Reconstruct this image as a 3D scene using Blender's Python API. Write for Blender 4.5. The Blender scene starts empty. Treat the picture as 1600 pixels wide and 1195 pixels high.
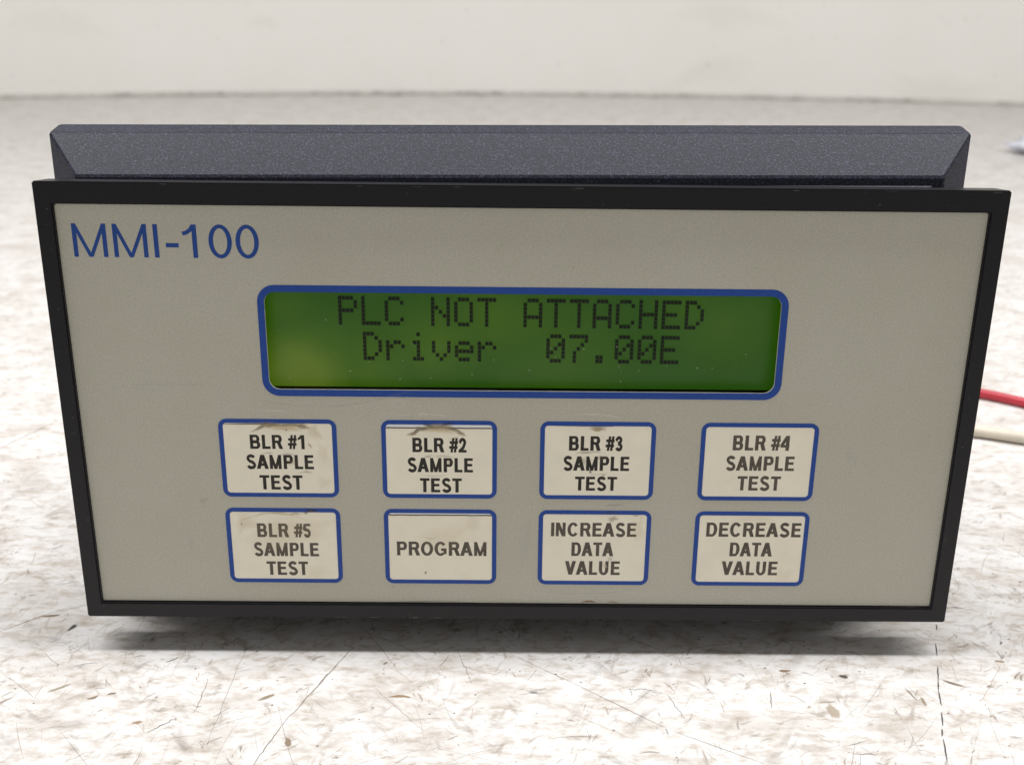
import bpy, bmesh, math, random
from mathutils import Matrix, Vector

R = math.radians
rng = random.Random(7)
scene = bpy.context.scene
col = scene.collection
MM = 0.001

# ---------------------------------------------------------------- camera ----
TILT = R(8.0)                                   # the panel leans back on its housing
CT, ST = math.cos(TILT), math.sin(TILT)
BASE_D, BASE_V = 20.0, -56.0                    # device point that rests on the table (depth, height; mm)


def dev_to_world(v):                            # device frame (x right, y depth, z up; mm) -> world mm
    y, z = v[1], v[2]
    return Vector((v[0], y * CT + z * ST, -y * ST + z * CT))


TABLE_Z = dev_to_world((0, BASE_D, BASE_V)).z
cam_rows = ((0.9999426263944162, -0.010088790610436387, -0.0036000310353765637),
            (0.008689105297421064, 0.960484523885787, -0.27819773332114606),
            (0.00626445277476278, 0.2781504910653798, 0.960517079989482))
CAM_DEV = (-3.1299, -192.623, 63.7261)
cam_pos = dev_to_world(CAM_DEV) - Vector((0, 0, TABLE_Z))
ax = [dev_to_world((r[0], r[2], -r[1])) for r in cam_rows]   # right, down, forward
cam_m = Matrix((ax[0], -ax[1], -ax[2])).transposed().to_4x4()
cam_m.translation = cam_pos * MM
cd = bpy.data.cameras.new('camera')
cd.sensor_width = 36.0
cd.lens = 36.0 * 1450 / 1600
cd.clip_start, cd.clip_end = 0.01, 20
cd.dof.use_dof = True
cd.dof.focus_distance = 0.199
cd.dof.aperture_fstop = 21
cam = bpy.data.objects.new('camera', cd)
cam.matrix_world = cam_m
col.objects.link(cam)
scene.camera = cam

# ------------------------------------------------------- world and light ----
world = bpy.data.worlds.new('World')
scene.world = world
world.use_nodes = True
bgn = world.node_tree.nodes['Background']
bgn.inputs[0].default_value = (1.0, 0.97, 0.93, 1)
bgn.inputs[1].default_value = 0.225
ld = bpy.data.lights.new('ceiling_tube_light', 'AREA')
ld.shape = 'RECTANGLE'
ld.size, ld.size_y = 2.0, 0.13
ld.energy = 12.4
ld.color = (1.0, 0.988, 0.985)
lo = bpy.data.objects.new('ceiling_tube_light', ld)
lo.location = (0.04, 0.092, 0.78)
col.objects.link(lo)
scene.view_settings.view_transform = 'Standard'
scene.view_settings.look = 'None'
scene.view_settings.exposure = 0.33
scene.view_settings.gamma = 1.0
scene.cycles.transparent_max_bounces = 32
scene.cycles.max_bounces = 8


# --------------------------------------------------------------- helpers ----
def srgb(r, g, b):
    f = lambda c: (c / 255 / 12.92) if c / 255 <= 0.04045 else ((c / 255 + 0.055) / 1.055) ** 2.4
    return (f(r), f(g), f(b), 1.0)


def new_mat(name):
    m = bpy.data.materials.new(name)
    m.use_nodes = True
    nt = m.node_tree
    return m, nt, nt.nodes['Principled BSDF']


def node(nt, kind, **kw):
    n = nt.nodes.new(kind)
    for k, v in kw.items():
        setattr(n, k, v)
    return n


def noise(nt, scale, detail=3.0, rough=0.55, stretch=None, rot=None):
    tc = node(nt, 'ShaderNodeTexCoord')
    src = tc.outputs['Object']
    if stretch or rot:
        mp = node(nt, 'ShaderNodeMapping')
        if stretch:
            mp.inputs['Scale'].default_value = stretch
        if rot:
            mp.inputs['Rotation'].default_value = rot
        nt.links.new(src, mp.inputs['Vector'])
        src = mp.outputs['Vector']
    n = node(nt, 'ShaderNodeTexNoise')
    n.inputs['Scale'].default_value = scale
    n.inputs['Detail'].default_value = detail
    n.inputs['Roughness'].default_value = rough
    nt.links.new(src, n.inputs['Vector'])
    return n.outputs['Fac']


def ramp(nt, fac, stops):
    r = node(nt, 'ShaderNodeValToRGB')
    el = r.color_ramp.elements
    while len(el) < len(stops):
        el.new(0.5)
    for e, (p, c) in zip(el, stops):
        e.position, e.color = p, c
    nt.links.new(fac, r.inputs['Fac'])
    return r.outputs['Color']


def mixc(nt, a, b, fac, mode='MIX'):
    m = node(nt, 'ShaderNodeMix', data_type='RGBA', blend_type=mode)
    for sock, v in ((m.inputs[0], fac), (m.inputs[6], a), (m.inputs[7], b)):
        if hasattr(v, 'is_linked'):
            nt.links.new(v, sock)
        else:
            sock.default_value = v
    return m.outputs[2]


def bump(nt, bsdf, fac, strength, dist):
    b = node(nt, 'ShaderNodeBump')
    b.inputs['Strength'].default_value = strength
    b.inputs['Distance'].default_value = dist
    nt.links.new(fac, b.inputs['Height'])
    nt.links.new(b.outputs['Normal'], bsdf.inputs['Normal'])


def link_mesh(name, verts, faces, mat, parent=None, smooth=False, colors=None, kind=None):
    me = bpy.data.meshes.new(name)
    me.from_pydata([tuple(v) for v in verts], [], faces)
    if colors:
        ca = me.color_attributes.new('Col', 'FLOAT_COLOR', 'POINT')
        ca.data.foreach_set('color', [c for q in colors for c in q])
    me.update()
    if smooth:
        me.polygons.foreach_set('use_smooth', [True] * len(me.polygons))
    return link_me(name, me, mat, parent, kind)


def link_me(name, me, mat, parent=None, kind=None):
    me.materials.append(mat)
    o = bpy.data.objects.new(name, me)
    col.objects.link(o)
    if parent:
        o.parent = parent
    if kind:
        o['kind'] = kind
    return o


def from_bm(name, bm, mat, parent=None, smooth=False):
    bmesh.ops.recalc_face_normals(bm, faces=bm.faces)
    me = bpy.data.meshes.new(name)
    bm.to_mesh(me)
    bm.free()
    if smooth:
        me.polygons.foreach_set('use_smooth', [True] * len(me.polygons))
    return link_me(name, me, mat, parent)


def P(u, v, d):                                   # panel mm (right, up, depth) -> device local metres
    return (u * MM, (d - BASE_D) * MM, (v - BASE_V) * MM)


def rrect(x0, y0, x1, y1, r, n=8):
    pts = []
    for cx_, cy_, a0 in ((x1 - r, y1 - r, 0), (x0 + r, y1 - r, 90), (x0 + r, y0 + r, 180), (x1 - r, y0 + r, 270)):
        for i in range(n + 1):
            a = R(a0 + 90 * i / n)
            pts.append((cx_ + r * math.cos(a), cy_ + r * math.sin(a)))
    return pts


def panel_pt(d):
    return lambda x, y, h: P(x, y, d - h)


def ring_slab(name, outer, inner, d0, d1, mat, parent):
    """A flat ring (outer and inner outlines with equal point counts) of real thickness."""
    n = len(outer)
    v = [P(x, y, d) for d in (d0, d1) for ring in (outer, inner) for (x, y) in ring]
    f = []
    for i in range(n):
        j = (i + 1) % n
        f += [(i, j, n + j, n + i), (2 * n + j, 2 * n + i, 3 * n + i, 3 * n + j),
              (j, i, 2 * n + i, 2 * n + j), (n + i, n + j, 3 * n + j, 3 * n + i)]
    return link_mesh(name, v, f, mat, parent)


def plate(name, outline, d0, d1, mat, parent):
    n = len(outline)
    v = [P(x, y, d) for d in (d0, d1) for (x, y) in outline]
    f = [tuple(range(n)), tuple(range(2 * n - 1, n - 1, -1))]
    f += [((i + 1) % n, i, n + i, n + (i + 1) % n) for i in range(n)]
    return link_mesh(name, v, f, mat, parent)


class Marks:
    """Soft-edged smudges, flecks and hairlines gathered in one mesh; a point colour carries tint and opacity."""
    def __init__(self, place):
        self.v, self.f, self.c, self.place, self.k = [], [], [], place, 0

    def lift(self):
        self.k += 1
        return 0.012 + (self.k * 0.00917) % 0.075      # each mark lies at its own tiny height (mm)

    def blob(self, x, y, ln, wd, ang, rgb, a, soft=0.5, n=10, jag=0.3):
        h, b = self.lift(), len(self.v)
        ca, sa = math.cos(ang), math.sin(ang)
        bend = rng.uniform(-.25, .25)
        rad = [1 + rng.uniform(-jag, jag) for _ in range(n)]
        def put(px, py, al):
            py += bend * px * px / max(ln, .01) * 2
            self.v.append(self.place(x + px * ca - py * sa, y + px * sa + py * ca, h))
            self.c.append((*rgb[:3], al))
        put(0, 0, a)
        for k, al in ((soft, a * .9), (1.0, 0.0)):
            for i in range(n):
                t = 2 * math.pi * i / n
                put(math.cos(t) * ln / 2 * rad[i] * k, math.sin(t) * wd / 2 * rad[i] * k, al)
        for i in range(n):
            j = (i + 1) % n
            self.f += [(b, b + 1 + i, b + 1 + j), (b + 1 + i, b + 1 + n + i, b + 1 + n + j, b + 1 + j)]

    def line(self, pts, w, rgb, a, taper=True):
        h, b, n = self.lift(), len(self.v), len(pts)
        for i, (x, y) in enumerate(pts):
            p, q = pts[max(i - 1, 0)], pts[min(i + 1, n - 1)]
            dx, dy = q[0] - p[0], q[1] - p[1]
            l = math.hypot(dx, dy) or 1
            e = w / 2 * (1 if not taper else .35 + .65 * math.sin(math.pi * (i + .3) / (n - .4)))
            self.v += [self.place(x - dy / l * e, y + dx / l * e, h), self.place(x + dy / l * e, y - dx / l * e, h)]
            self.c += [(*rgb[:3], a)] * 2
        for i in range(n - 1):
            self.f.append((b + 2 * i, b + 2 * i + 1, b + 2 * i + 3, b + 2 * i + 2))

    def build(self, name, mat, parent, kind=None):
        return link_mesh(name, self.v, self.f, mat, parent, colors=self.c, kind=kind)


# ------------------------------------------------------------- materials ----
def mark_material(name):
    m, nt, b = new_mat(name)
    at = node(nt, 'ShaderNodeAttribute', attribute_name='Col')
    nt.links.new(at.outputs['Color'], b.inputs['Base Color'])
    b.inputs['Roughness'].default_value = 0.6
    tr = node(nt, 'ShaderNodeBsdfTransparent')
    mx = node(nt, 'ShaderNodeMixShader')
    nt.links.new(at.outputs['Alpha'], mx.inputs[0])
    nt.links.new(tr.outputs[0], mx.inputs[1])
    nt.links.new(b.outputs[0], mx.inputs[2])
    nt.links.new(mx.outputs[0], nt.nodes['Material Output'].inputs['Surface'])
    return m


M_mark = mark_material('printed_fleck_dirt_and_shade')  # shared by real flecks and dirt and by painted shade lines and spots

M_table, nt, b = new_mat('white_flecked_laminate')
n1 = noise(nt, 48, 6, .62, stretch=(1, 1.8, 1), rot=(0, 0, .5))
n2 = noise(nt, 150, 6, .66, stretch=(1, 2.4, 1), rot=(0, 0, -.6))
n3 = noise(nt, 230, 6, .66, stretch=(1, 2.6, 1), rot=(0, 0, .55))
n4 = noise(nt, 900, 3, .6, stretch=(1, 1.6, 1), rot=(0, 0, .1))
c = ramp(nt, n1, [(.36, (.58, .55, .52, 1)), (.50, (.685, .67, .655, 1)), (.64, (.73, .724, .72, 1))])
c = mixc(nt, c, ramp(nt, n2, [(.35, (.70, .645, .58, 1)), (.44, (.87, .84, .80, 1)), (.50, (1, 1, 1, 1))]), .72, 'MULTIPLY')
c = mixc(nt, c, ramp(nt, n3, [(.33, (.68, .625, .56, 1)), (.42, (.87, .84, .80, 1)), (.48, (1, 1, 1, 1))]), .68, 'MULTIPLY')
c = mixc(nt, c, ramp(nt, n4, [(.28, (.70, .64, .56, 1)), (.38, (1, 1, 1, 1))]), .6, 'MULTIPLY')
nt.links.new(c, b.inputs['Base Color'])
b.inputs['Roughness'].default_value = 0.42
b.inputs['Specular IOR Level'].default_value = 0.25
bump(nt, b, n2, .12, .0004)

M_wall, nt, b = new_mat('white_painted_board')
n1 = noise(nt, 6, 4, .6)
n2 = noise(nt, 90, 4, .65)
c = ramp(nt, n1, [(.3, (.865, .845, .80, 1)), (.7, (.90, .885, .845, 1))])
c = mixc(nt, c, ramp(nt, n2, [(.24, (.80, .77, .72, 1)), (.36, (1, 1, 1, 1))]), .5, 'MULTIPLY')
nt.links.new(c, b.inputs['Base Color'])
b.inputs['Roughness'].default_value = 0.6
bump(nt, b, n2, .15, .001)

M_seam, nt, b = new_mat('mottled_caulk')  # grey strip along the joint, darker in random dashes
nt.links.new(ramp(nt, noise(nt, 38, 4, .7, stretch=(1, .01, .01)), [(.40, (.66, .64, .60, 1)), (.56, (.56, .54, .50, 1)), (.72, (.30, .285, .26, 1))]),
             b.inputs['Base Color'])
b.inputs['Roughness'].default_value = 0.8


def black_plastic(name, rough, base, grain, strength):
    m, nt, b = new_mat(name)
    n = noise(nt, grain, 2, .6)
    nt.links.new(ramp(nt, n, [(.3, tuple(x * .75 for x in base) + (1,)), (.7, tuple(x * 1.3 for x in base) + (1,))]), b.inputs['Base Color'])
    b.inputs['Roughness'].default_value = rough
    bump(nt, b, n, strength, .00025)
    return m


M_bezel = black_plastic('black_bezel_plastic', .40, (.0095, .009, .011), 2200, .12)
M_bezel.node_tree.nodes['Principled BSDF'].inputs['Specular IOR Level'].default_value = .32
M_house, nt, b = new_mat('textured_black_plastic')
g1 = noise(nt, 2700, 2, .75)
g2 = noise(nt, 1500, 3, .7)
c = ramp(nt, g1, [(.32, (.005, .0055, .012, 1)), (.55, (.019, .021, .038, 1)), (.74, (.105, .115, .175, 1))])
c = mixc(nt, c, ramp(nt, g2, [(.3, (.70, .70, .72, 1)), (.7, (1.0, 1.0, 1.0, 1))]), .8, 'MULTIPLY')
nt.links.new(c, b.inputs['Base Color'])
b.inputs['Roughness'].default_value = .46
b.inputs['Specular IOR Level'].default_value = .27
bump(nt, b, g1, .5, .00012)
M_dark = black_plastic('matt_black_interior', .8, (.006, .006, .006), 1500, .1)

M_face, nt, b = new_mat('grey_beige_overlay_film')
n1 = noise(nt, 2600, 2, .6)
n2 = noise(nt, 26, 4, .6)
c = ramp(nt, n1, [(.25, (.47, .455, .38, 1)), (.75, (.605, .59, .50, 1))])
c = mixc(nt, c, ramp(nt, n2, [(.3, (.92, .91, .88, 1)), (.7, (1, 1, 1, 1))]), .8, 'MULTIPLY')
nt.links.new(c, b.inputs['Base Color'])
b.inputs['Roughness'].default_value = 0.46
bump(nt, b, n1, .10, .0001)


def print_ink(name, rgb, rough=.45, var=.12, scale=1500):
    m, nt, b = new_mat(name)
    nt.links.new(ramp(nt, noise(nt, scale, 3, .6), [(.3, tuple(x * (1 - var) for x in rgb[:3]) + (1,)), (.7, tuple(x * (1 + var) for x in rgb[:3]) + (1,))]),
                 b.inputs['Base Color'])
    b.inputs['Roughness'].default_value = rough
    b.inputs['Specular IOR Level'].default_value = .3
    return m


M_blue = print_ink('blue_print', (.016, .068, .33))
M_logo = print_ink('logo_blue_print', (.018, .072, .31))
M_ink_dark = print_ink('black_print', (.030, .025, .021), var=.45, scale=900)
M_ink_faded = print_ink('faded_print', (.105, .089, .070), var=.22, scale=900)
M_cream = print_ink('cream_label_paper', (.95, .895, .74), .5, .03, 160)
M_backing = print_ink('bluish_white_backing', (.90, .92, .92), .4, .03, 400)
M_edge = print_ink('label_edge_shadow_line', (.07, .055, .035), .7, .3, 300)
M_crease = print_ink('whitened_crease', (.80, .78, .70), .35, .1, 900)

M_lcd, nt, b = new_mat('green_backlit_liquid_crystal')
tc = node(nt, 'ShaderNodeTexCoord')                # pale reflections on the window, painted as brighter patches in the emission
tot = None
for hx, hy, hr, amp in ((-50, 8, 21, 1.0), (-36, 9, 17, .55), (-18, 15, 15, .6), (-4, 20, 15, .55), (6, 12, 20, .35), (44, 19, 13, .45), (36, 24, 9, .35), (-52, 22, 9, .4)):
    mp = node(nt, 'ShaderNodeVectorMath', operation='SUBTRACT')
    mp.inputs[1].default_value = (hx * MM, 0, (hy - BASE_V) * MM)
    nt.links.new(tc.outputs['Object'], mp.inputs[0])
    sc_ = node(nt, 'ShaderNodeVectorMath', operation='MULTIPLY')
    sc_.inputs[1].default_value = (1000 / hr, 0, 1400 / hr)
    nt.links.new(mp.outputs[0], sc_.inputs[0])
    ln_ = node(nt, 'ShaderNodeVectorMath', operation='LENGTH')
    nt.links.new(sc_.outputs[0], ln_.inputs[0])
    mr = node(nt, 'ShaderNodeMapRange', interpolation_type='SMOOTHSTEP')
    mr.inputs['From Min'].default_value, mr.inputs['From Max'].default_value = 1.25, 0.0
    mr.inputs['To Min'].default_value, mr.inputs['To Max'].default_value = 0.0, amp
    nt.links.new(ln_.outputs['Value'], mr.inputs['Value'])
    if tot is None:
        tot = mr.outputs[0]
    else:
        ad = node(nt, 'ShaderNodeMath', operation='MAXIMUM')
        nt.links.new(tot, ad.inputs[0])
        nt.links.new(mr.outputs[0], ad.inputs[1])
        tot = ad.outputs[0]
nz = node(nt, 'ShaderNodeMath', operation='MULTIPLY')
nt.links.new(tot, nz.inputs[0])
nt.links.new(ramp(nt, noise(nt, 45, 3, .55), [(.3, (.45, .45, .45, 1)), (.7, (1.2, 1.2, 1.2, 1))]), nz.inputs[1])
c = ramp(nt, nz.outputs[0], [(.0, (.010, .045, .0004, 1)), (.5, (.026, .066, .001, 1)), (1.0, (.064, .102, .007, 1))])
b.inputs['Base Color'].default_value = (.010, .028, .001, 1)
b.inputs['Roughness'].default_value = .35
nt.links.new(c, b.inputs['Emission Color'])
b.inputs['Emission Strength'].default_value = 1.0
M_pix = print_ink('dark_lcd_segment', (.010, .010, .007), .4, .2, 1200)

M_cover, nt, b = new_mat('clear_wavy_window_film')
gl = node(nt, 'ShaderNodeBsdfGlossy')
gl.inputs['Roughness'].default_value = .16
tr = node(nt, 'ShaderNodeBsdfTransparent')
tr.inputs['Color'].default_value = (.93, .94, .92, 1)
fr = node(nt, 'ShaderNodeFresnel')
fr.inputs['IOR'].default_value = 1.20
mx = node(nt, 'ShaderNodeMixShader')
nt.links.new(fr.outputs[0], mx.inputs[0])
nt.links.new(tr.outputs[0], mx.inputs[1])
nt.links.new(gl.outputs[0], mx.inputs[2])
nt.links.new(mx.outputs[0], nt.nodes['Material Output'].inputs['Surface'])


def wire_mat(name, rgb):
    m, nt, b = new_mat(name)
    nt.links.new(ramp(nt, noise(nt, 160, 3, .6), [(.3, tuple(x * .85 for x in rgb) + (1,)), (.7, rgb + (1,))]), b.inputs['Base Color'])
    b.inputs['Roughness'].default_value = .38
    return m


M_red = wire_mat('red_vinyl_insulation', (.52, .035, .055))
M_ivory = wire_mat('ivory_vinyl_insulation', (.72, .65, .53))
M_copper = wire_mat('bare_copper', (.55, .27, .14))
M_scrap = print_ink('bluish_white_plastic', (.74, .76, .84), .35, .05, 60)

# --------------------------------------------------------------- setting ----
def wall_y(x):
    xc = max(-.72, min(.72, x))
    return 1.030 - .185 * xc * xc + .030 * xc


bm = bmesh.new()
bmesh.ops.create_cube(bm, size=1, matrix=Matrix.Translation((0, .275, -.0125)) @ Matrix.Diagonal((3.6, 1.95, .025, 1)))
bmesh.ops.bevel(bm, geom=[e for e in bm.edges], offset=.003, segments=2, affect='EDGES')
table = from_bm('table_surface', bm, M_table)
table['kind'] = 'structure'
table['label'] = 'white laminate table top covered in brown flecks and scratches'

xs = [-1.75 + i * .05 for i in range(71)]
v, f = [], []
for x in xs:
    y = wall_y(x)
    v += [(x, y, .0003), (x, y, .6), (x, y + .02, .6), (x, y + .02, .0003)]
for i in range(len(xs) - 1):
    a, q = 4 * i, 4 * i + 4
    for k in range(4):
        f.append((a + k, a + (k + 1) % 4, q + (k + 1) % 4, q + k))
f += [(0, 3, 2, 1), tuple(4 * (len(xs) - 1) + k for k in range(4))]
wall = link_mesh('wall', v, f, M_wall, smooth=False)
wall['kind'] = 'structure'
wall['label'] = 'off-white painted board standing along the back of the table'
v, f = [], []
for x in xs:
    y = wall_y(x)
    v += [(x, y - .0022, .0004), (x, y - .0022, .0030), (x, y - .0002, .0055)]
for i in range(len(xs) - 1):
    a, q = 3 * i, 3 * i + 3
    f += [(a, q, q + 1, a + 1), (a + 1, q + 1, q + 2, a + 2)]
link_mesh('caulk_seam', v, f, M_seam, wall)
wm = Marks(lambda x, z, h: (x * MM, wall_y(x * MM) - .0004 - h * MM, z * MM))
for _ in range(30):
    l = rng.uniform(2, 5)
    wm.blob(rng.uniform(-620, 620), rng.uniform(12, 115), l, l * rng.uniform(.5, 1), rng.uniform(0, 3), (.36, .33, .28), rng.uniform(.08, .28), .45, 9, .35)
for _ in range(5):
    l = rng.uniform(40, 160)
    wm.blob(rng.uniform(-600, 600), rng.uniform(10, 110), l, l * .3, rng.uniform(-.3, .3), (.55, .50, .40), rng.uniform(.03, .07), .4, 12, .3)
wm.build('wall_grime', M_mark, wall, 'stuff')

# marks on the table
tm = Marks(lambda x, y, h: (x * MM, y * MM, h * MM))
BROWN = [(.40, .32, .24), (.33, .26, .19), (.46, .38, .30), (.27, .22, .185), (.38, .33, .28)]
DARK = [(.10, .075, .055), (.16, .115, .075), (.07, .06, .055), (.20, .15, .10)]


def scatter(n, x0, x1, y0, y1, fn):
    for _ in range(n):
        x, y = rng.uniform(x0, x1), rng.uniform(y0, y1)
        hw = 120 + (y + 180) * .62
        if abs(x) < hw:
            fn(x, y)


def lean():
    return rng.choice((.55, -.5, .2, 1.2, -1.0, .8)) + rng.gauss(0, .35)


def smudge(x, y):
    a, rgb, l = lean(), rng.choice(BROWN), rng.uniform(3, 12)
    for _ in range(rng.choice((1, 2, 3, 4))):
        k = l * rng.uniform(.35, 1)
        tm.blob(x + rng.gauss(0, l * .16), y + rng.gauss(0, l * .16), k, k * rng.uniform(.10, .34), a + rng.gauss(0, .25), rgb, rng.uniform(.05, .20), .35, 10, .55)


def fleck(x, y):
    a, rgb = lean(), rng.choice(BROWN + BROWN + BROWN + DARK)
    for _ in range(rng.choice((1, 1, 2, 3))):
        l, t = rng.choice((rng.uniform(.6, 1.8), rng.uniform(1.2, 4.0))), a + rng.gauss(0, .3)
        px, py, pts, k = x + rng.gauss(0, .7), y + rng.gauss(0, .7), [], rng.gauss(0, .35)
        for i in range(5):
            pts.append((px, py))
            px += math.cos(t) * l / 4
            py += math.sin(t) * l / 4
            t += k / 4 + rng.gauss(0, .10)
        tm.line(pts, rng.choice((rng.uniform(.08, .2), rng.uniform(.15, .5))), rgb, rng.uniform(.12, .45))
        if rng.random() < .3:
            tm.blob(x, y, l, l * .4, a, rgb, rng.uniform(.1, .35), .3, 9, .5)


def speck(x, y):
    l = rng.uniform(.3, .8)
    tm.blob(x, y, l, l * .7, 0, rng.choice(DARK), rng.uniform(.4, .85), .65, 6, .3)


def hair(x, y):
    l, a, k = rng.choice((rng.uniform(2, 7), rng.uniform(5, 22))), lean(), rng.gauss(0, .25)
    pts = []
    for i in range(7):
        t = (i / 6 - .5) * l
        pts.append((x, y))
        x += math.cos(a) * l / 6
        y += math.sin(a) * l / 6
        a += k / 6 + rng.gauss(0, .03)
    tm.line(pts, rng.uniform(.07, .16), rng.choice(DARK + BROWN + BROWN), rng.uniform(.2, .6))


scatter(1100, -200, 200, -70, 60, smudge)
scatter(2000, -200, 200, -70, 60, fleck)
scatter(600, -200, 200, -70, 60, speck)
scatter(480, -200, 200, -70, 60, hair)
scatter(1600, -330, 330, 60, 300, smudge)
scatter(2000, -330, 330, 60, 300, fleck)
scatter(350, -330, 330, 60, 300, hair)
scatter(2600, -700, 700, 300, 1060, smudge)
scatter(1500, -700, 700, 300, 1060, fleck)


def cracked(p0, p1, w, rgb, a, wob=.4, n=14):
    pts = []
    for i in range(n):
        t = i / (n - 1)
        pts.append((p0[0] + (p1[0] - p0[0]) * t + rng.gauss(0, wob), p0[1] + (p1[1] - p0[1]) * t + rng.gauss(0, wob)))
    tm.line(pts, w, rgb, a)


TB = Matrix((ax[0], ax[1], ax[2]))


def on_table(px, py):                            # where a sight line meets the table (mm)
    d = TB.transposed() @ Vector(((px - 800) / 1450, (py - 597.5) / 1450, 1))
    s = -cam_pos.z / d.z
    return (cam_pos.x + s * d.x, cam_pos.y + s * d.y)


def mark_line(a, b_, w, rgb, al, wob=.12):
    cracked(on_table(*a), on_table(*b_), w, rgb, al, wob)


mark_line((396, 1195), (442, 1130), .22, DARK[0], .65)
mark_line((442, 1130), (552, 1010), .25, DARK[1], .65)
mark_line((512, 1052), (500, 1070), .2, DARK[1], .6)
mark_line((900, 1069), (1042, 1138), .15, DARK[1], .7, .04)
mark_line((1052, 1142), (1195, 1193), .16, DARK[1], .7, .04)
mark_line((806, 1025), (842, 1042), .14, DARK[1], .6, .05)
mark_line((842, 1042), (900, 1069), .15, DARK[1], .7, .04)
mark_line((0, 986), (78, 958), .28, DARK[1], .6)
mark_line((78, 958), (140, 943), .2, DARK[1], .5)
mark_line((228, 1145), (275, 1122), .22, DARK[2], .7)
mark_line((326, 1060), (303, 1115), .17, DARK[1], .6)
mark_line((386, 1008), (322, 1165), .12, DARK[3], .5)
mark_line((585, 1075), (660, 1140), .13, DARK[3], .5)
mark_line((714, 1015), (738, 1070), .15, DARK[1], .5)
mark_line((1043, 1085), (1070, 1123), .16, DARK[2], .65)
mark_line((980, 1076), (1025, 1078), .16, DARK[2], .7)
mark_line((0, 1048), (62, 1095), .12, DARK[3], .5)
mark_line((1204, 1080), (1206, 1107), .2, DARK[2], .7)
mark_line((1324, 1165), (1352, 1158), .16, DARK[2], .6)
mark_line((1330, 1177), (1372, 1178), .16, DARK[2], .6)
mark_line((1530, 1100), (1566, 1036), .18, BROWN[2], .45)
mark_line((0, 700), (95, 655), .5, BROWN[3], .45)
for a, b_ in (((1463, 975), (1464, 984)), ((1462, 1005), (1464, 1024)), ((1465, 1040), (1466, 1062)), ((1466, 1078), (1471, 1102)),
              ((1471, 1112), (1473, 1134)), ((1472, 1138), (1472, 1150)), ((1474, 1154), (1480, 1190)), ((1466, 1062), (1466, 1078))):
    mark_line(a, b_, .34, (.05, .047, .05), .75, .03)
for px, py, l, w, a, rgb, al in ((627, 1087, 5.5, .9, -.05, (.30, .20, .09), .9), (113, 980, 1.5, 3.2, -.35, (.05, .04, .035), .9), (79, 962, 5, 1.1, .15, (.22, .15, .08), .7),
                                 (450, 1159, 1.4, 3.0, .4, (.28, .20, .13), .8), (417, 1089, 4, 1.2, .5, (.30, .24, .15), .8), (1226, 1048, 3.2, .9, 0, (.25, .15, .08), .85),
                                 (1318, 1057, 2.2, 1.2, -.2, (.08, .07, .06), .9), (1490, 1068, 5.5, .9, -.45, (.22, .16, .11), .75), (1443, 1096, .9, 3.4, 0, (.34, .26, .17), .7),
                                 (1302, 1112, 3, 5, .2, (.42, .34, .24), .6), (145, 1090, 3.2, 1.0, .4, (.25, .18, .11), .75), (175, 1083, 2.4, .8, .2, (.22, .17, .12), .8),
                                 (214, 1128, 2.6, 1.1, .1, (.36, .23, .14), .75), (1562, 1033, 3, .9, -.1, (.33, .22, .12), .7), (92, 1075, 6, 1.0, .55, (.33, .27, .16), .65)):
    x, y = on_table(px, py)
    tm.blob(x, y, l, w, a, rgb, al, .65, 10, .25)
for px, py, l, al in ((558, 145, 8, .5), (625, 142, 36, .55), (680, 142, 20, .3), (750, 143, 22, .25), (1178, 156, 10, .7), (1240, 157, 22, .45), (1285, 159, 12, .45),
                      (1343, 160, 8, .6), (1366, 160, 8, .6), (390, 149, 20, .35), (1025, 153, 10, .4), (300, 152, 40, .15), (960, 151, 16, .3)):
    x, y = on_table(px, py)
    tm.blob(x, min(y, wall_y(x * MM) * 1000 - 6), l, 8, 0, (.12, .11, .10), al, .5, 10, .3)  # dark spots painted for the shadow gap where wall meets table
tm.build('surface_flecks_and_joint_shade', M_mark, table, 'stuff')

# --------------------------------------------------------------- lettering ----
def ribbon(pts, w, closed=False):
    n, L, Rr = len(pts), [], []
    for i in range(n):
        p = pts[(i - 1) % n] if (closed or i) else None
        q = pts[(i + 1) % n] if (closed or i < n - 1) else None
        c_ = pts[i]
        d1 = (c_[0] - p[0], c_[1] - p[1]) if p else None
        d2 = (q[0] - c_[0], q[1] - c_[1]) if q else None
        d1, d2 = d1 or d2, d2 or d1
        l1, l2 = math.hypot(*d1), math.hypot(*d2)
        n1 = (-d1[1] / l1, d1[0] / l1)
        n2 = (-d2[1] / l2, d2[0] / l2)
        m = (n1[0] + n2[0], n1[1] + n2[1])
        k = w / 2 * 2 / max(m[0] ** 2 + m[1] ** 2, .8)
        L.append((c_[0] + m[0] * k, c_[1] + m[1] * k))
        Rr.append((c_[0] - m[0] * k, c_[1] - m[1] * k))
    out = []
    for i in range(n if closed else n - 1):
        j = (i + 1) % n
        out.append([L[i], Rr[i], Rr[j], L[j]])
    return out


def rect(x0, y0, x1, y1):
    return [[(x0, y0), (x1, y0), (x1, y1), (x0, y1)]]


def diag(x0, y0, x1, y1, hw):                    # stroke with horizontal ends, x = left edge
    return [[(x0, y0), (x0 + hw, y0), (x1 + hw, y1), (x1, y1)]]


def arc(cx_, cy_, rx, ry, a0, a1, n=14):
    return [(cx_ + rx * math.cos(R(a0 + (a1 - a0) * i / n)), cy_ + ry * math.sin(R(a0 + (a1 - a0) * i / n))) for i in range(n + 1)]


LSB = {**{k: .10 for k in 'BDEILMNPRU'}, **{k: .065 for k in 'CGO'}, 'T': .03, 'S': .055, '#': .02, '1': .09, '2': .04, '3': .045, '4': .03, '5': .05, '0': .055, '-': .05}


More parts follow.
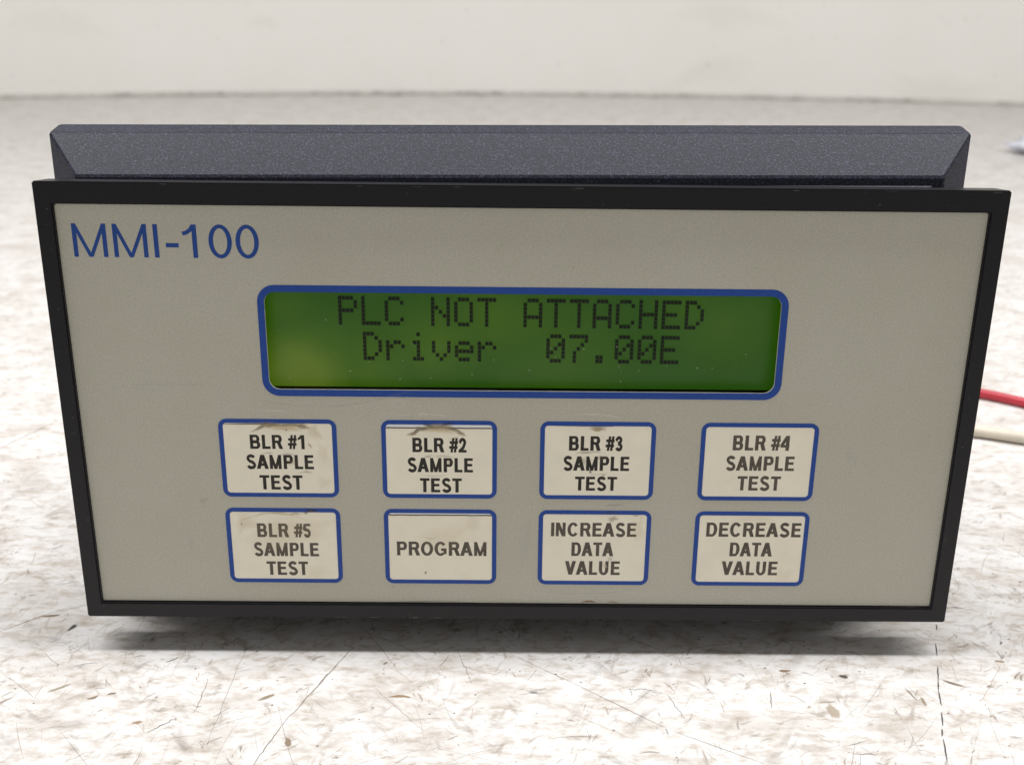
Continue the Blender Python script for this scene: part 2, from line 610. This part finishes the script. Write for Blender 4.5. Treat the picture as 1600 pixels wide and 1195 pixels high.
def bow(cx_, cy_, rx, ry, s, t, a0, a1, n=16):
    """Elliptical stroke, s thick at its sides and t thick at top and bottom."""
    o, i_ = arc(cx_, cy_, rx, ry, a0, a1, n), arc(cx_, cy_, rx - s, ry - t, a0, a1, n)
    return [[o[k], o[k + 1], i_[k + 1], i_[k]] for k in range(n)]


def bowl(x0, xr, y0, y1, s, t, flat):            # closed half-round of B, D, P, R: two bars and a half bow
    cx_ = x0 + (xr - x0) * flat
    return rect(x0, y1 - t, cx_, y1) + rect(x0, y0, cx_, y0 + t) + bow(cx_, (y0 + y1) / 2, xr - cx_, (y1 - y0) / 2, s, t, 90, -90, 14)


def glyph(ch, s, t):
    """Grotesque capitals and figures at cap height 1; returns quads, ink width and advance. s = stem."""
    h = s / 2
    if ch == 'A':
        return diag(0, 0, .5 - s * .58, 1, s * 1.12) + diag(1 - s * 1.12, 0, .5 - s * .54, 1, s * 1.12) + rect(.22, .22, .78, .22 + t), 1, 1.0
    if ch == 'B':
        return rect(0, 0, s, 1) + bowl(s * .9, .80, .5 - t * .42, 1, s * .95, t, .52) + bowl(s * .9, .85, 0, .5 + t * .42, s, t, .50), .85, 1.0
    if ch in 'CG':
        w = .90 if ch == 'C' else .94
        q = bow(w / 2, .5, w / 2 + .01, .515, s, t, 36, 324, 26)
        if ch == 'G':
            q = bow(w / 2, .5, w / 2 + .01, .515, s, t, 36, 312, 26) + rect(w - s * .95, .12, w, .53) + rect(w * .54, .53 - t, w - s * .9, .53)
        return q, w, 1.0 if ch == 'C' else 1.08
    if ch == 'D':
        return rect(0, 0, s, 1) + bowl(s * .9, .86, 0, 1, s, t, .34), .86, 1.0
    if ch == 'E':
        return rect(0, 0, s, 1) + rect(s * .9, 1 - t, .74, 1) + rect(s * .9, .5 - t * .4, .69, .5 + t * .6) + rect(s * .9, 0, .76, t), .76, .92
    if ch == 'I':
        return rect(0, 0, s, 1), s, .39
    if ch == 'L':
        return rect(0, 0, s, 1) + rect(s * .9, 0, .69, t), .69, .83
    if ch == 'M':
        w = .98
        return rect(0, 0, s * .94, 1) + rect(w - s * .94, 0, w, 1) + diag(w / 2 - s * .42, 0, s * .04, 1, s * .84) + diag(w / 2 - s * .42, 0, w - s * .88, 1, s * .84), w, 1.16
    if ch == 'N':
        w = .80
        return rect(0, 0, s * .94, 1) + rect(w - s * .94, 0, w, 1) + diag(w - s * 1.1, 0, 0, 1, s * 1.1), w, 1.0
    if ch == 'O':
        return bow(.48, .5, .485, .515, s, t, 0, 360, 32), .965, 1.08
    if ch == '0':
        return bow(.33, .5, .335, .51, s * .98, t * .95, 0, 360, 30), .665, .776
    if ch == 'P':
        return rect(0, 0, s, 1) + bowl(s * .9, .80, .385, 1, s, t, .50), .80, .93
    if ch == 'R':
        return rect(0, 0, s, 1) + bowl(s * .9, .83, .42, 1, s, t, .54) + diag(.92 - s * 1.2, 0, .40, .46, s * 1.12), .92, 1.0
    if ch == 'S':
        w = .84
        rx = w / 2 - h
        p = arc(w / 2, .745, rx * .92, .255 - t / 2 + .012, 18, 215, 14) + [(w * .36, .55), (w * .64, .47)] + arc(w / 2, .265, rx, .265 - t / 2 + .012, 45, -165, 15)
        return ribbon(p, (s + t) * .49), w, .92
    if ch == 'T':
        return rect(0, 1 - t, .80, 1) + rect(.40 - h, 0, .40 + h, 1 - t * .9), .80, .85
    if ch == 'U':
        return rect(0, .38, s, 1) + rect(.80 - s, .38, .80, 1) + bow(.40, .38, .40, .395, s, t, 180, 360, 18), .80, 1.0
    if ch == 'V':
        return diag(.46 - s * .55, 0, 0, 1, s * 1.12) + diag(.46 - s * .55, 0, .92 - s * 1.12, 1, s * 1.12), .92, .92
    if ch == '#':
        k = s * .72
        return diag(.10, 0, .26, 1, k) + diag(.38, 0, .54, 1, k) + rect(.0, .25, .72, .25 + k * .9) + rect(.04, .60, .76, .60 + k * .9), .74, .776
    if ch == '1':
        return rect(.27, 0, .27 + s, 1) + ribbon([(.0, .72), (.13, .765), (.24, .85), (.31, .97)], t * .95), .27 + s, .776
    if ch == '2':
        return ribbon([(.07, .69)] + arc(.34, .70, .34 - h, .30 - t / 2, 170, -25, 12) + [(.40, .34), (.16, .14), (.10, .07)], (s + t) * .49) + rect(.0, 0, .68, t), .68, .776
    if ch == '3':
        return ribbon([(.06, .73)] + arc(.33, .74, .28 - h + .04, .26 - t / 2, 165, -80, 12) + [(.26, .515)], (s + t) * .47) + \
            ribbon([(.26, .515)] + arc(.34, .275, .34 - h, .275 - t / 2 + .01, 85, -165, 14), (s + t) * .49), .68, .776
    if ch == '4':
        return rect(.42, 0, .42 + s, 1) + ribbon([(.50, .93), (.06, .30)], s * .85) + rect(0, .21, .72, .21 + t), .72, .776
    if ch == '5':
        return rect(.14, 1 - t, .63, 1) + ribbon([(.17, .96), (.09, .50)], s * .85) + ribbon([(.09, .50), (.18, .58)] + arc(.33, .31, .34 - h, .32 - t / 2, 100, -165, 14), (s + t) * .48), .67, .776
    if ch == '-':
        return rect(0, .31, .37, .31 + t * 1.05), .37, .46
    return [], 0, .39


def lettering(name, lines, stem, bar, d, mat, parent):
    """lines: (text, left, right, baseline, cap top) in panel mm; every stroke is a thin raised ink film."""
    v, f = [], []
    k = 0
    for text, l, r, b0, b1 in lines:
        nat = -LSB.get(text[0], 0)
        for ch in text:
            _, w, adv = glyph(ch, .2, .2)
            nat, end = nat + adv, nat + LSB.get(ch, 0) + w
        s = stem / ((r - l) / end / (b1 - b0))          # keep the printed stem weight after fitting the width
        x, quads = -LSB.get(text[0], 0), []
        for ch in text:
            q, w, adv = glyph(ch, s, bar)
            o_ = x + LSB.get(ch, 0)
            quads += [[(px + o_, py) for px, py in poly] for poly in q]
            end = o_ + w
            x += adv
        sx, sy = (r - l) / end, b1 - b0
        for poly in quads:
            k += 1
            dz = d - .0006 * (k % 9)
            b_ = len(v)
            v += [P(l + px * sx, b0 + py * sy, dz) for px, py in poly]
            f.append((b_, b_ + 1, b_ + 2, b_ + 3))
    me = bpy.data.meshes.new(name)
    me.from_pydata(v, [], f)
    bm_ = bmesh.new()
    bm_.from_mesh(me)
    bm_.normal_update()
    bmesh.ops.reverse_faces(bm_, faces=[fc for fc in bm_.faces if fc.normal.y > 0])
    bm_.to_mesh(me)
    bm_.free()
    return link_me(name, me, mat, parent)


# ------------------------------------------------------------- the device ----
root = bpy.data.objects.new('operator_panel', None)
base_w = dev_to_world((0, BASE_D, BASE_V))
root.location = (0, base_w.y * MM, 0)
root.rotation_euler = (-TILT, 0, 0)
root['label'] = 'black operator panel with grey face, green LCD and eight blue-bordered keys'
root['category'] = 'control panel'
col.objects.link(root)

# housing: chamfered flange and deep rear box, lofted from rings
HX, SL = -2.55, .0085


def hring(hw, top, bot, d):
    return [P(HX - hw, top - hw * SL, d), P(HX + hw, top + hw * SL, d), P(HX + hw, bot, d), P(HX - hw, bot, d)]


rings = [hring(89.5, 48.6, -45.0, 6.9), hring(89.5, 48.7, -45.0, 8.55), hring(92.2, 50.95, -45.2, 8.6), hring(99.9, 59.55, -46.8, 15.6),
         hring(100.2, 59.75, -47.0, 16.0), hring(99.1, 61.25, -47.0, 18.2), hring(98.6, 61.3, -47.0, 20.0),
         [P(-74, 46, 24), P(70, 46, 24), P(70, -55.44, 24), P(-74, -55.44, 24)], [P(-74, 46, 75), P(70, 46, 75), P(70, -48.27, 75), P(-74, -48.27, 75)]]
bm = bmesh.new()
loops = [[bm.verts.new(p) for p in r_] for r_ in rings]
for a, q in zip(loops, loops[1:]):
    for k in range(4):
        bm.faces.new((a[k], a[(k + 1) % 4], q[(k + 1) % 4], q[k]))
bm.faces.new(loops[0][::-1])
bm.faces.new(loops[-1])
bm.normal_update()
bmesh.ops.bevel(bm, geom=[e for e in bm.edges if e.calc_face_angle(0) > .5], offset=.00035, segments=1, affect='EDGES')
from_bm('housing', bm, M_house, root)

# bezel frame with bevelled edges
bm = bmesh.new()
out = [(-100, 49.6), (100, 49.6), (100, -49.6), (-100, -49.6)]
inn = [(-96.3, 45.05), (96.25, 45.05), (96.25, -45.95), (-96.3, -45.95)]
vv = [[bm.verts.new(P(x, y, d)) for (x, y) in ring] for d in (0, 7.3) for ring in (out, inn)]
for k in range(4):
    j = (k + 1) % 4
    bm.faces.new((vv[0][k], vv[0][j], vv[1][j], vv[1][k]))
    bm.faces.new((vv[2][j], vv[2][k], vv[3][k], vv[3][j]))
    bm.faces.new((vv[0][j], vv[0][k], vv[2][k], vv[2][j]))
    bm.faces.new((vv[1][k], vv[1][j], vv[3][j], vv[3][k]))
bm.normal_update()
bmesh.ops.bevel(bm, geom=[e for e in bm.edges if e.calc_face_angle(0) > .5], offset=.00028, segments=2, affect='EDGES')
bezel = from_bm('bezel', bm, M_bezel, root)
bz = Marks(panel_pt(-.01))
for _ in range(70):                               # tiny nicks and dust on the frame
    side = rng.choice('tblr')
    x = rng.uniform(-99, 99) if side in 'tb' else rng.choice((-1, 1)) * rng.uniform(97, 99.3)
    y = {'t': rng.uniform(45.6, 49.1), 'b': rng.uniform(-49.1, -46.5)}.get(side, rng.uniform(-48, 48))
    l = rng.choice((.2, .3, .3, .5, 1.0))
    bz.blob(x, y, l, rng.uniform(.08, .2), rng.uniform(0, 3), (.40, .38, .35), rng.uniform(.12, .5), .5, 6, .3)
for _ in range(16):
    x, y = rng.uniform(-98, 98), rng.choice((49.25, 49.2, -49.25))
    bz.line([(x, y), (x + rng.uniform(.6, 3), y + rng.gauss(0, .03))], .10, (.40, .38, .36), rng.uniform(.2, .5))
bz.build('nicks', M_mark, bezel, 'stuff')

# face plate with a rounded window
win = rrect(-54.5, 5.7, 55.2, 27.15, 2.3, 8)
n_arc = 9
fo = []
for i, (x, y) in enumerate(win):                  # matching points on the plate's own edge
    c_ = i // n_arc
    sx = 96.22 if c_ in (0, 3) else -96.27
    sy = 45.0 if c_ in (0, 1) else -45.7
    fo.append((sx, sy))
face_v = [P(x, y, d) for d in (.8, 1.3) for ring in (win,) for (x, y) in ring]
face_v += [P(x, y, d) for d in (.8, 1.3) for (x, y) in ((96.2, 45.0), (-96.25, 45.0), (-96.25, -45.7), (96.2, -45.7))]
n = len(win)
ff = []
for lay, b_ in ((0, 2 * n), (n, 2 * n + 4)):
    for i in range(n):
        j = (i + 1) % n
        ci, cj = i // n_arc, j // n_arc
        if ci == cj:
            ff.append((lay + i, lay + j, b_ + ci))
        else:
            ff.append((lay + i, lay + j, b_ + cj, b_ + ci))
for i in range(n):
    ff.append((i, (i + 1) % n, n + (i + 1) % n, n + i))
for k in range(4):
    ff.append((2 * n + k, 2 * n + (k + 1) % 4, 2 * n + 4 + (k + 1) % 4, 2 * n + 4 + k))
bm = bmesh.new()
me = bpy.data.meshes.new('tmp')
me.from_pydata(face_v, [], ff)
bm.from_mesh(me)
face = from_bm('face_plate', bm, M_face, root)
lettering('model_lettering', [('MMI-100', -93.3, -54.75, 34.15, 41.05)], .142, .122, .782, M_logo, face)


pm = Marks(panel_pt(.79))
pm.blob(16.6, -45.1, 4.2, .55, 0, (.30, .17, .07), .8)
pm.blob(22.0, -45.2, 3.0, .4, 0, (.34, .22, .12), .55)
pm.blob(-20, -45.4, 26, .3, 0, (.25, .2, .14), .45)
pm.blob(21.5, -20.9, 4.5, .7, .05, (.30, .22, .18), .22)
pm.blob(-71, -20.6, 3, 1.6, .4, (.38, .27, .18), .12)
for x, y, l, w, a in ((-76, 6.5, 26, 1.1, .02), (-44, 1.6, 40, .7, 0), (1.5, -30, 3, 16, -.1), (74, -9, 3, 5, .3), (15, -43.3, 26, .7, .0), (-75, -30, 1.2, 7, .2)):
    pm.blob(x, y, l, w, a, (.72, .72, .66), .16)
for _ in range(130):
    pm.blob(rng.uniform(-94, 94), rng.uniform(-44, 44), rng.uniform(.15, .45), rng.uniform(.12, .3), rng.uniform(0, 3), rng.choice(((.16, .13, .1), (.7, .68, .62))), rng.uniform(.15, .5), .6, 6)
pm.build('smudges', M_mark, face, 'stuff')


def crease(x0, x1, y0, arch):
    m_ = Marks(panel_pt(.785))
    t = x0
    while t < x1 - 1:
        ln = rng.uniform(1.5, 4.5)
        e = min(t + ln, x1)
        pts = [(q, y0 + arch * (1 - ((q - (x0 + x1) / 2) / ((x1 - x0) / 2)) ** 2) + rng.gauss(0, .07)) for q in [t + (e - t) * i / 5 for i in range(6)]]
        m_.line(pts, rng.uniform(.10, .24), (.88, .86, .78), rng.uniform(.35, .95))
        t = e - rng.uniform(-.4, .5)
    m_.build('crease', M_mark, face)


crease(-58.5, -50.5, .55, .35)
crease(-26.5, -15.8, .05, .35)
crease(7.2, 22.8, -.35, 1.05)

# display
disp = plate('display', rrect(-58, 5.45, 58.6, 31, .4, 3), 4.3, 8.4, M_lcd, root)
ring_slab('display_border', rrect(-55.95, 4.2, 56.7, 28.6, 3.7, 10), rrect(-54.52, 5.72, 55.22, 27.13, 2.3, 10), .755, .81, M_blue, disp)
plate('display_frame', [(-60, 1.5), (60, 1.5), (60, 5.35), (-60, 5.35)], 3.3, 8.3, M_dark, disp)
F5 = {'P': '1E 11 11 1E 10 10 10', 'L': '10 10 10 10 10 10 1F', 'C': '0E 11 10 10 10 11 0E', 'N': '11 11 19 15 13 11 11', 'O': '0E 11 11 11 11 11 0E',
      'T': '1F 04 04 04 04 04 04', 'A': '0E 11 11 11 1F 11 11', 'H': '11 11 11 1F 11 11 11', 'E': '1F 10 10 1E 10 10 1F', 'D': '1C 12 11 11 11 12 1C',
      'r': '00 00 16 19 10 10 10', 'i': '04 00 0C 04 04 04 0E', 'v': '00 00 11 11 11 0A 04', 'e': '00 00 0E 11 1F 10 0E', '0': '0E 11 13 15 19 11 0E',
      '7': '1F 01 02 04 08 08 08', '.': '00 00 00 00 00 0C 0C'}
F5['A'] = '0E 11 11 11 1F 11 11'


def lcd_text(text, x0, ytop):
    v, f = [], []
    px, py, g = .832, .915, .045
    for ci, ch in enumerate(text):
        if ch == ' ':
            continue
        for r_, bits in enumerate(F5[ch].split()):
            b_ = int(bits, 16)
            for c_ in range(5):
                if b_ >> (4 - c_) & 1:
                    x, y = x0 + (ci * 6 + c_) * px, ytop - r_ * py
                    y -= (x) * .0052
                    k = len(v)
                    v += [P(x + g, y - py + g, 4.0), P(x + px - g, y - py + g, 4.0), P(x + px - g, y - g, 4.0), P(x + g, y - g, 4.0)]
                    f.append((k, k + 1, k + 2, k + 3))
    return link_mesh('display_text', v, f, M_pix, disp, kind=None)


lcd_text('PLC NOT ATTACHED', -39.5, 25.62)
lcd_text('Driver  07.00E', -34.42, 17.80)
# wavy clear film over the display
NX, NY = 90, 24
v, f = [], []
for j in range(NY + 1):
    for i in range(NX + 1):
        x, y = -55 + 110.6 * i / NX, 5.3 + 22.2 * j / NY
        w = .18 * math.sin(x * .11 + .8 * math.sin(y * .16)) * math.cos(y * .13 + x * .03) + .12 * math.sin(x * .23 - y * .21 + 1.0) + .06 * math.sin(y * .33 + x * .05)
        v.append(P(x, y, 2.3 + w))
for j in range(NY):
    for i in range(NX):
        a = j * (NX + 1) + i
        f.append((a, a + 1, a + NX + 2, a + NX + 1))
link_mesh('display_window', v, f, M_cover, disp, smooth=True)
dm = Marks(panel_pt(1.5))
for _ in range(26):
    dm.blob(rng.uniform(-52, 53), rng.uniform(7, 16), rng.uniform(.2, .5), .25, rng.uniform(0, 3), (.75, .75, .68), rng.uniform(.25, .6), .6, 6)
dm.build('dust', M_mark, disp, 'stuff')

# keys
KEYS = [
    ((-66.35, -19.5, -40.4, -1.1), 0, [("BLR #1", -59.61, -47.57, -8.05, -4.75), ("SAMPLE", -60.75, -45.76, -12.78, -9.44), ("TEST", -58.04, -48.46, -17.7, -14.27)],
     'cream key reading BLR #1, dirty along its top edge'),
    ((-30.57, -19.5, -5.05, -1.1), 1.75, [("BLR #2", -23.76, -11.79, -8.52, -5.15), ("SAMPLE", -24.99, -10.36, -13.23, -9.87), ("TEST", -22.23, -12.87, -18.07, -14.7)],
     'cream key reading BLR #2 with a brown arched stain'),
    ((4.5, -19.5, 30.05, -1.1), 0, [("BLR #3", 10.89, 22.83, -7.85, -4.44), ("SAMPLE", 9.69, 24.45, -12.59, -9.2), ("TEST", 12.47, 21.87, -17.37, -14.02)],
     'cream key reading BLR #3'),
    ((40.05, -19.5, 66.0, -1.1), 0, [("BLR #4", 47.19, 59.73, -7.48, -3.97), ("SAMPLE", 45.93, 61.25, -12.27, -8.84), ("TEST", 48.85, 58.59, -17.03, -13.6)],
     'clean cream key reading BLR #4'),
    ((-66.35, -40.8, -40.4, -22.2), 0, [("BLR #5", -59.41, -47.19, -29.38, -25.98), ("SAMPLE", -60.49, -45.65, -34.1, -30.74), ("TEST", -57.82, -48.31, -38.86, -35.46)],
     'yellowed cream key reading BLR #5'),
    ((-30.57, -40.8, -5.05, -22.2), 1.45, [("PROGRAM", -27.78, -7.31, -33.7, -30.22)], 'cream key reading PROGRAM'),
    ((4.5, -40.8, 30.05, -22.2), 0, [("INCREASE", 7.36, 26.79, -28.62, -25.23), ("DATA", 12.14, 21.77, -33.52, -30.09), ("VALUE", 10.75, 23.43, -38.28, -34.81)],
     'cream key reading INCREASE DATA VALUE'),
    ((40.05, -40.8, 66.0, -22.2), 0, [("DECREASE", 42.72, 64.32, -28.42, -24.92), ("DATA", 48.41, 58.2, -33.29, -29.85), ("VALUE", 46.84, 59.79, -38.05, -34.58)],
     'cream key reading DECREASE DATA VALUE')]
keys = []
for ki, ((x0, y0, x1, y1), slip, lines, lab) in enumerate(KEYS):
    key = plate('key', rrect(x0 + .4, y0 + .4, x1 - .4, y1 - .4, 1.3), .775, .805, M_backing, root)
    key['label'] = lab
    keys.append(key)
    ring_slab('key_border', rrect(x0, y0, x1, y1, 1.9), rrect(x0 + 1.02, y0 + .98, x1 - 1.02, y1 - .98, .75), .735, .80, M_blue, key)
    top = y1 - .98 - (slip - .98 if slip else -.2)
    sl = .0
    plate('key_label', [(x0 + .8, y0 + .8), (x1 - .8, y0 + .8), (x1 - .8, top), (x0 + .8, top)], .762, .774, M_cream, key)
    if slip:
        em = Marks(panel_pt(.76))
        em.line([(x0 + 1.0 + (x1 - x0 - 2.0) * i / 20, top + rng.gauss(0, .025)) for i in range(21)], .26, (.06, .048, .03), .9, taper=False)  # thin dark line painted as the shadow at the slip's top edge
        em.build('label_edge_shade', M_mark, key)
    lettering('key_lettering', lines, .220, .180, .756, M_ink_dark if ki < 3 else M_ink_faded, key)
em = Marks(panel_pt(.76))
em.line([(-65.3 + 12.5 * i / 12, -2.35 + .012 * i) for i in range(13)], .22, (.06, .048, .03), .85)  # painted edge shadow again, partial on this slip
em.build('label_edge_shade', M_mark, keys[0])
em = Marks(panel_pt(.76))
em.line([(5.4 + 15 * i / 12, -2.02 - .01 * i) for i in range(13)], .22, (.06, .048, .03), .7)  # likewise a painted shadow line along part of the edge
em.build('label_edge_shade', M_mark, keys[2])


def stains(key, items):
    m_ = Marks(panel_pt(.732))
    for x, y, l, w, a, rgb, al in items:
        m_.blob(x, y, l, w, a, rgb, al, .4, 12, .35)
    m_.build('stain', M_mark, key)


DB, LB, YB = (.10, .075, .045), (.27, .20, .115), (.62, .50, .29)
stains(keys[0], [(-57.0, -3.0, 5, 1.2, .5, LB, .6), (-54.6, -2.5, 5, 1.0, .1, DB, .55), (-51, -2.4, 7, 1.0, 0, DB, .5), (-47.8, -2.8, 4.5, 1.4, -.2, LB, .6), (-51.5, -3.0, 12, 2.2, 0, YB, .45),
                 (-45.5, -3.8, 5, 3, -.5, YB, .22), (-51.4, -3.6, .5, .4, 0, DB, .8), (-46.4, -7.2, 1.8, .5, -.9, LB, .65), (-43.5, -9, 3, 7, .1, YB, .12), (-47.5, -13.4, 3.5, .6, 0, LB, .3),
                 (-55.5, -9.0, 3, .5, 0, DB, .25), (-51.5, -9.2, 5, .6, 0, DB, .22), (-50.6, -11.2, 3, 1.8, .4, LB, .2), (-43.5, -16, 5, 4, 0, YB, .10)])
stains(keys[1], [(-23.3, -4.0, 4.2, 1.1, .55, LB, .7), (-21.4, -3.1, 4.5, 1.2, .2, DB, .55), (-18.0, -2.6, 6, 1.2, 0, DB, .5), (-14.9, -3.0, 4.5, 1.1, -.3, DB, .5), (-13.1, -3.9, 3, 1.1, -.55, LB, .6),
                 (-18, -2.9, 12, 2.2, 0, YB, .5), (-20.4, -2.2, 3, .8, -.2, DB, .5), (-16.2, -1.9, 3, .6, .2, DB, .4), (-14.5, -5.2, 3, .7, .3, DB, .15),
                 (-17, -9.4, 6, .5, 0, DB, .25), (-20.3, -9.5, 2, .7, .3, DB, .3), (-15.5, -10.8, 2.2, 1.6, 0, LB, .2), (-19, -14.2, 8, .5, 0, DB, .15)])
stains(keys[2], [(17.0, -2.7, 4.5, 1.5, 0, LB, .5), (17.2, -3.1, 2, .8, 0, YB, .6), (14, -8.3, 4, .7, 0, DB, .28), (16.5, -8.1, 5, .6, 0, DB, .25), (14.0, -10.3, 2.6, 2.4, .5, DB, .25), (18, -9.4, 3, 1, .2, LB, .25),
                 (15.8, -12.8, .6, 1.3, .4, DB, .6), (18.8, -13.6, 1, .6, 0, DB, .3), (17.5, -13.4, 5, .5, .1, DB, .14)])
stains(keys[4], [(-46.8, -22.9, 3.0, .9, -.1, DB, .75), (-48.0, -23.3, 1.4, .9, .6, DB, .5), (-50.5, -23.5, 3, .6, 0, LB, .4), (-55, -23.4, 14, .8, 0, YB, .4), (-62, -26, 6, 5, .5, YB, .18),
                 (-51, -28, 22, 9, .2, YB, .13), (-46, -38, 8, 5, .4, YB, .08), (-62.8, -26.2, .7, .5, .4, LB, .5)])
stains(keys[5], [(-21.3, -38.0, .5, 1.1, -.3, DB, .7), (-18, -30, 20, 8, .1, YB, .10), (-20, -29.4, 4, .6, 0, LB, .12), (-10, -26, 4, 5, .2, YB, .07)])
stains(keys[6], [(21.2, -24.3, 3.0, 1.6, .3, LB, .38), (20.5, -22.6, 5, .7, .1, DB, .28), (26.5, -23.4, 2, .7, 0, LB, .35), (27, -27, 4, 8, 0, YB, .12), (21.0, -34.2, 2.0, 1.0, .5, DB, .2), (20, -36, 1.2, 1.6, .5, (.8, .75, .6), .5)])
stains(keys[7], [(53, -24, 16, 3, 0, YB, .08), (61, -38, 6, 4, .2, YB, .08)])

# ---------------------------------------------------- wires and the scrap ----
def tube(name, pts, r, mat, parent=None, seg=14):
    P_ = [Vector(p) for p in pts]
    path = []
    for i in range(len(P_) - 1):                  # Catmull-Rom through the points
        p0, p1, p2, p3 = P_[max(i - 1, 0)], P_[i], P_[i + 1], P_[min(i + 2, len(P_) - 1)]
        for k in range(8):
            t = k / 8
            path.append(.5 * (2 * p1 + (p2 - p0) * t + (2 * p0 - 5 * p1 + 4 * p2 - p3) * t * t + (3 * p1 - p0 - 3 * p2 + p3) * t ** 3))
    path.append(P_[-1])
    v, f = [], []
    for i, p in enumerate(path):
        d = (path[min(i + 1, len(path) - 1)] - path[max(i - 1, 0)]).normalized()
        s_ = d.cross(Vector((0, 0, 1))).normalized()
        u = s_.cross(d)
        for k in range(seg):
            a = 2 * math.pi * k / seg
            v.append((p + (s_ * math.cos(a) + u * math.sin(a)) * r) * MM)
    for i in range(len(path) - 1):
        for k in range(seg):
            a, q = i * seg + k, i * seg + (k + 1) % seg
            f.append((a, q, q + seg, a + seg))
    f += [tuple(range(seg))[::-1], tuple(range((len(path) - 1) * seg, len(path) * seg))]
    return link_mesh(name, v, f, mat, parent, smooth=True)


red = tube('red_wire', [(70, 120, 14), (95, 150, 6), (130, 158, 2.2), (160, 147, 2.0), (178, 137.5, 2.0), (191, 129.0, 2.0), (225, 104, 2.0), (290, 74, 2.0)], 1.85, M_red)
red['label'] = 'red insulated wire on the table leaving the right edge, above the ivory one'
red['category'] = 'wire'
tube('bare_end', [(60, 110, 18), (65, 115, 16), (71, 121, 13.6)], .8, M_copper, red)
ivo = tube('ivory_wire', [(60, 122, 15), (85, 134, 5), (120, 124, 2.3), (150, 109.5, 2.2), (165, 104.5, 2.2), (178, 99.8, 2.2), (220, 86, 2.2), (290, 76 - 12, 2.2)], 2.05, M_ivory)
ivo['label'] = 'ivory insulated wire on the table leaving the right edge, below the red one'
ivo['category'] = 'wire'
tube('bare_end', [(50, 112, 19), (55, 117, 17), (61, 123, 14.6)], .8, M_copper, ivo)

bm = bmesh.new()
bmesh.ops.create_icosphere(bm, subdivisions=3, radius=1)
for vt in bm.verts:
    x, y, z = vt.co
    k = 1 + .18 * math.sin(5 * x + 3 * y) + .14 * math.sin(7 * y - 4 * z + 1) + .10 * math.sin(9 * z + 6 * x)
    vt.co = (x * .021 * k, y * .015 * k, max(z * .0085 * k + .0085, 0.0002))
    if x < -.4:
        vt.co.z = .006 + (vt.co.z - .006) * .5
scrap = from_bm('plastic_scrap', bm, M_scrap, smooth=True)
sx, sy = on_table(1597, 240)
scrap.location = ((sx + 10) * MM, sy * MM, .0)
scrap['label'] = 'small bluish white scrap at the right edge behind the panel'
scrap['category'] = 'scrap'
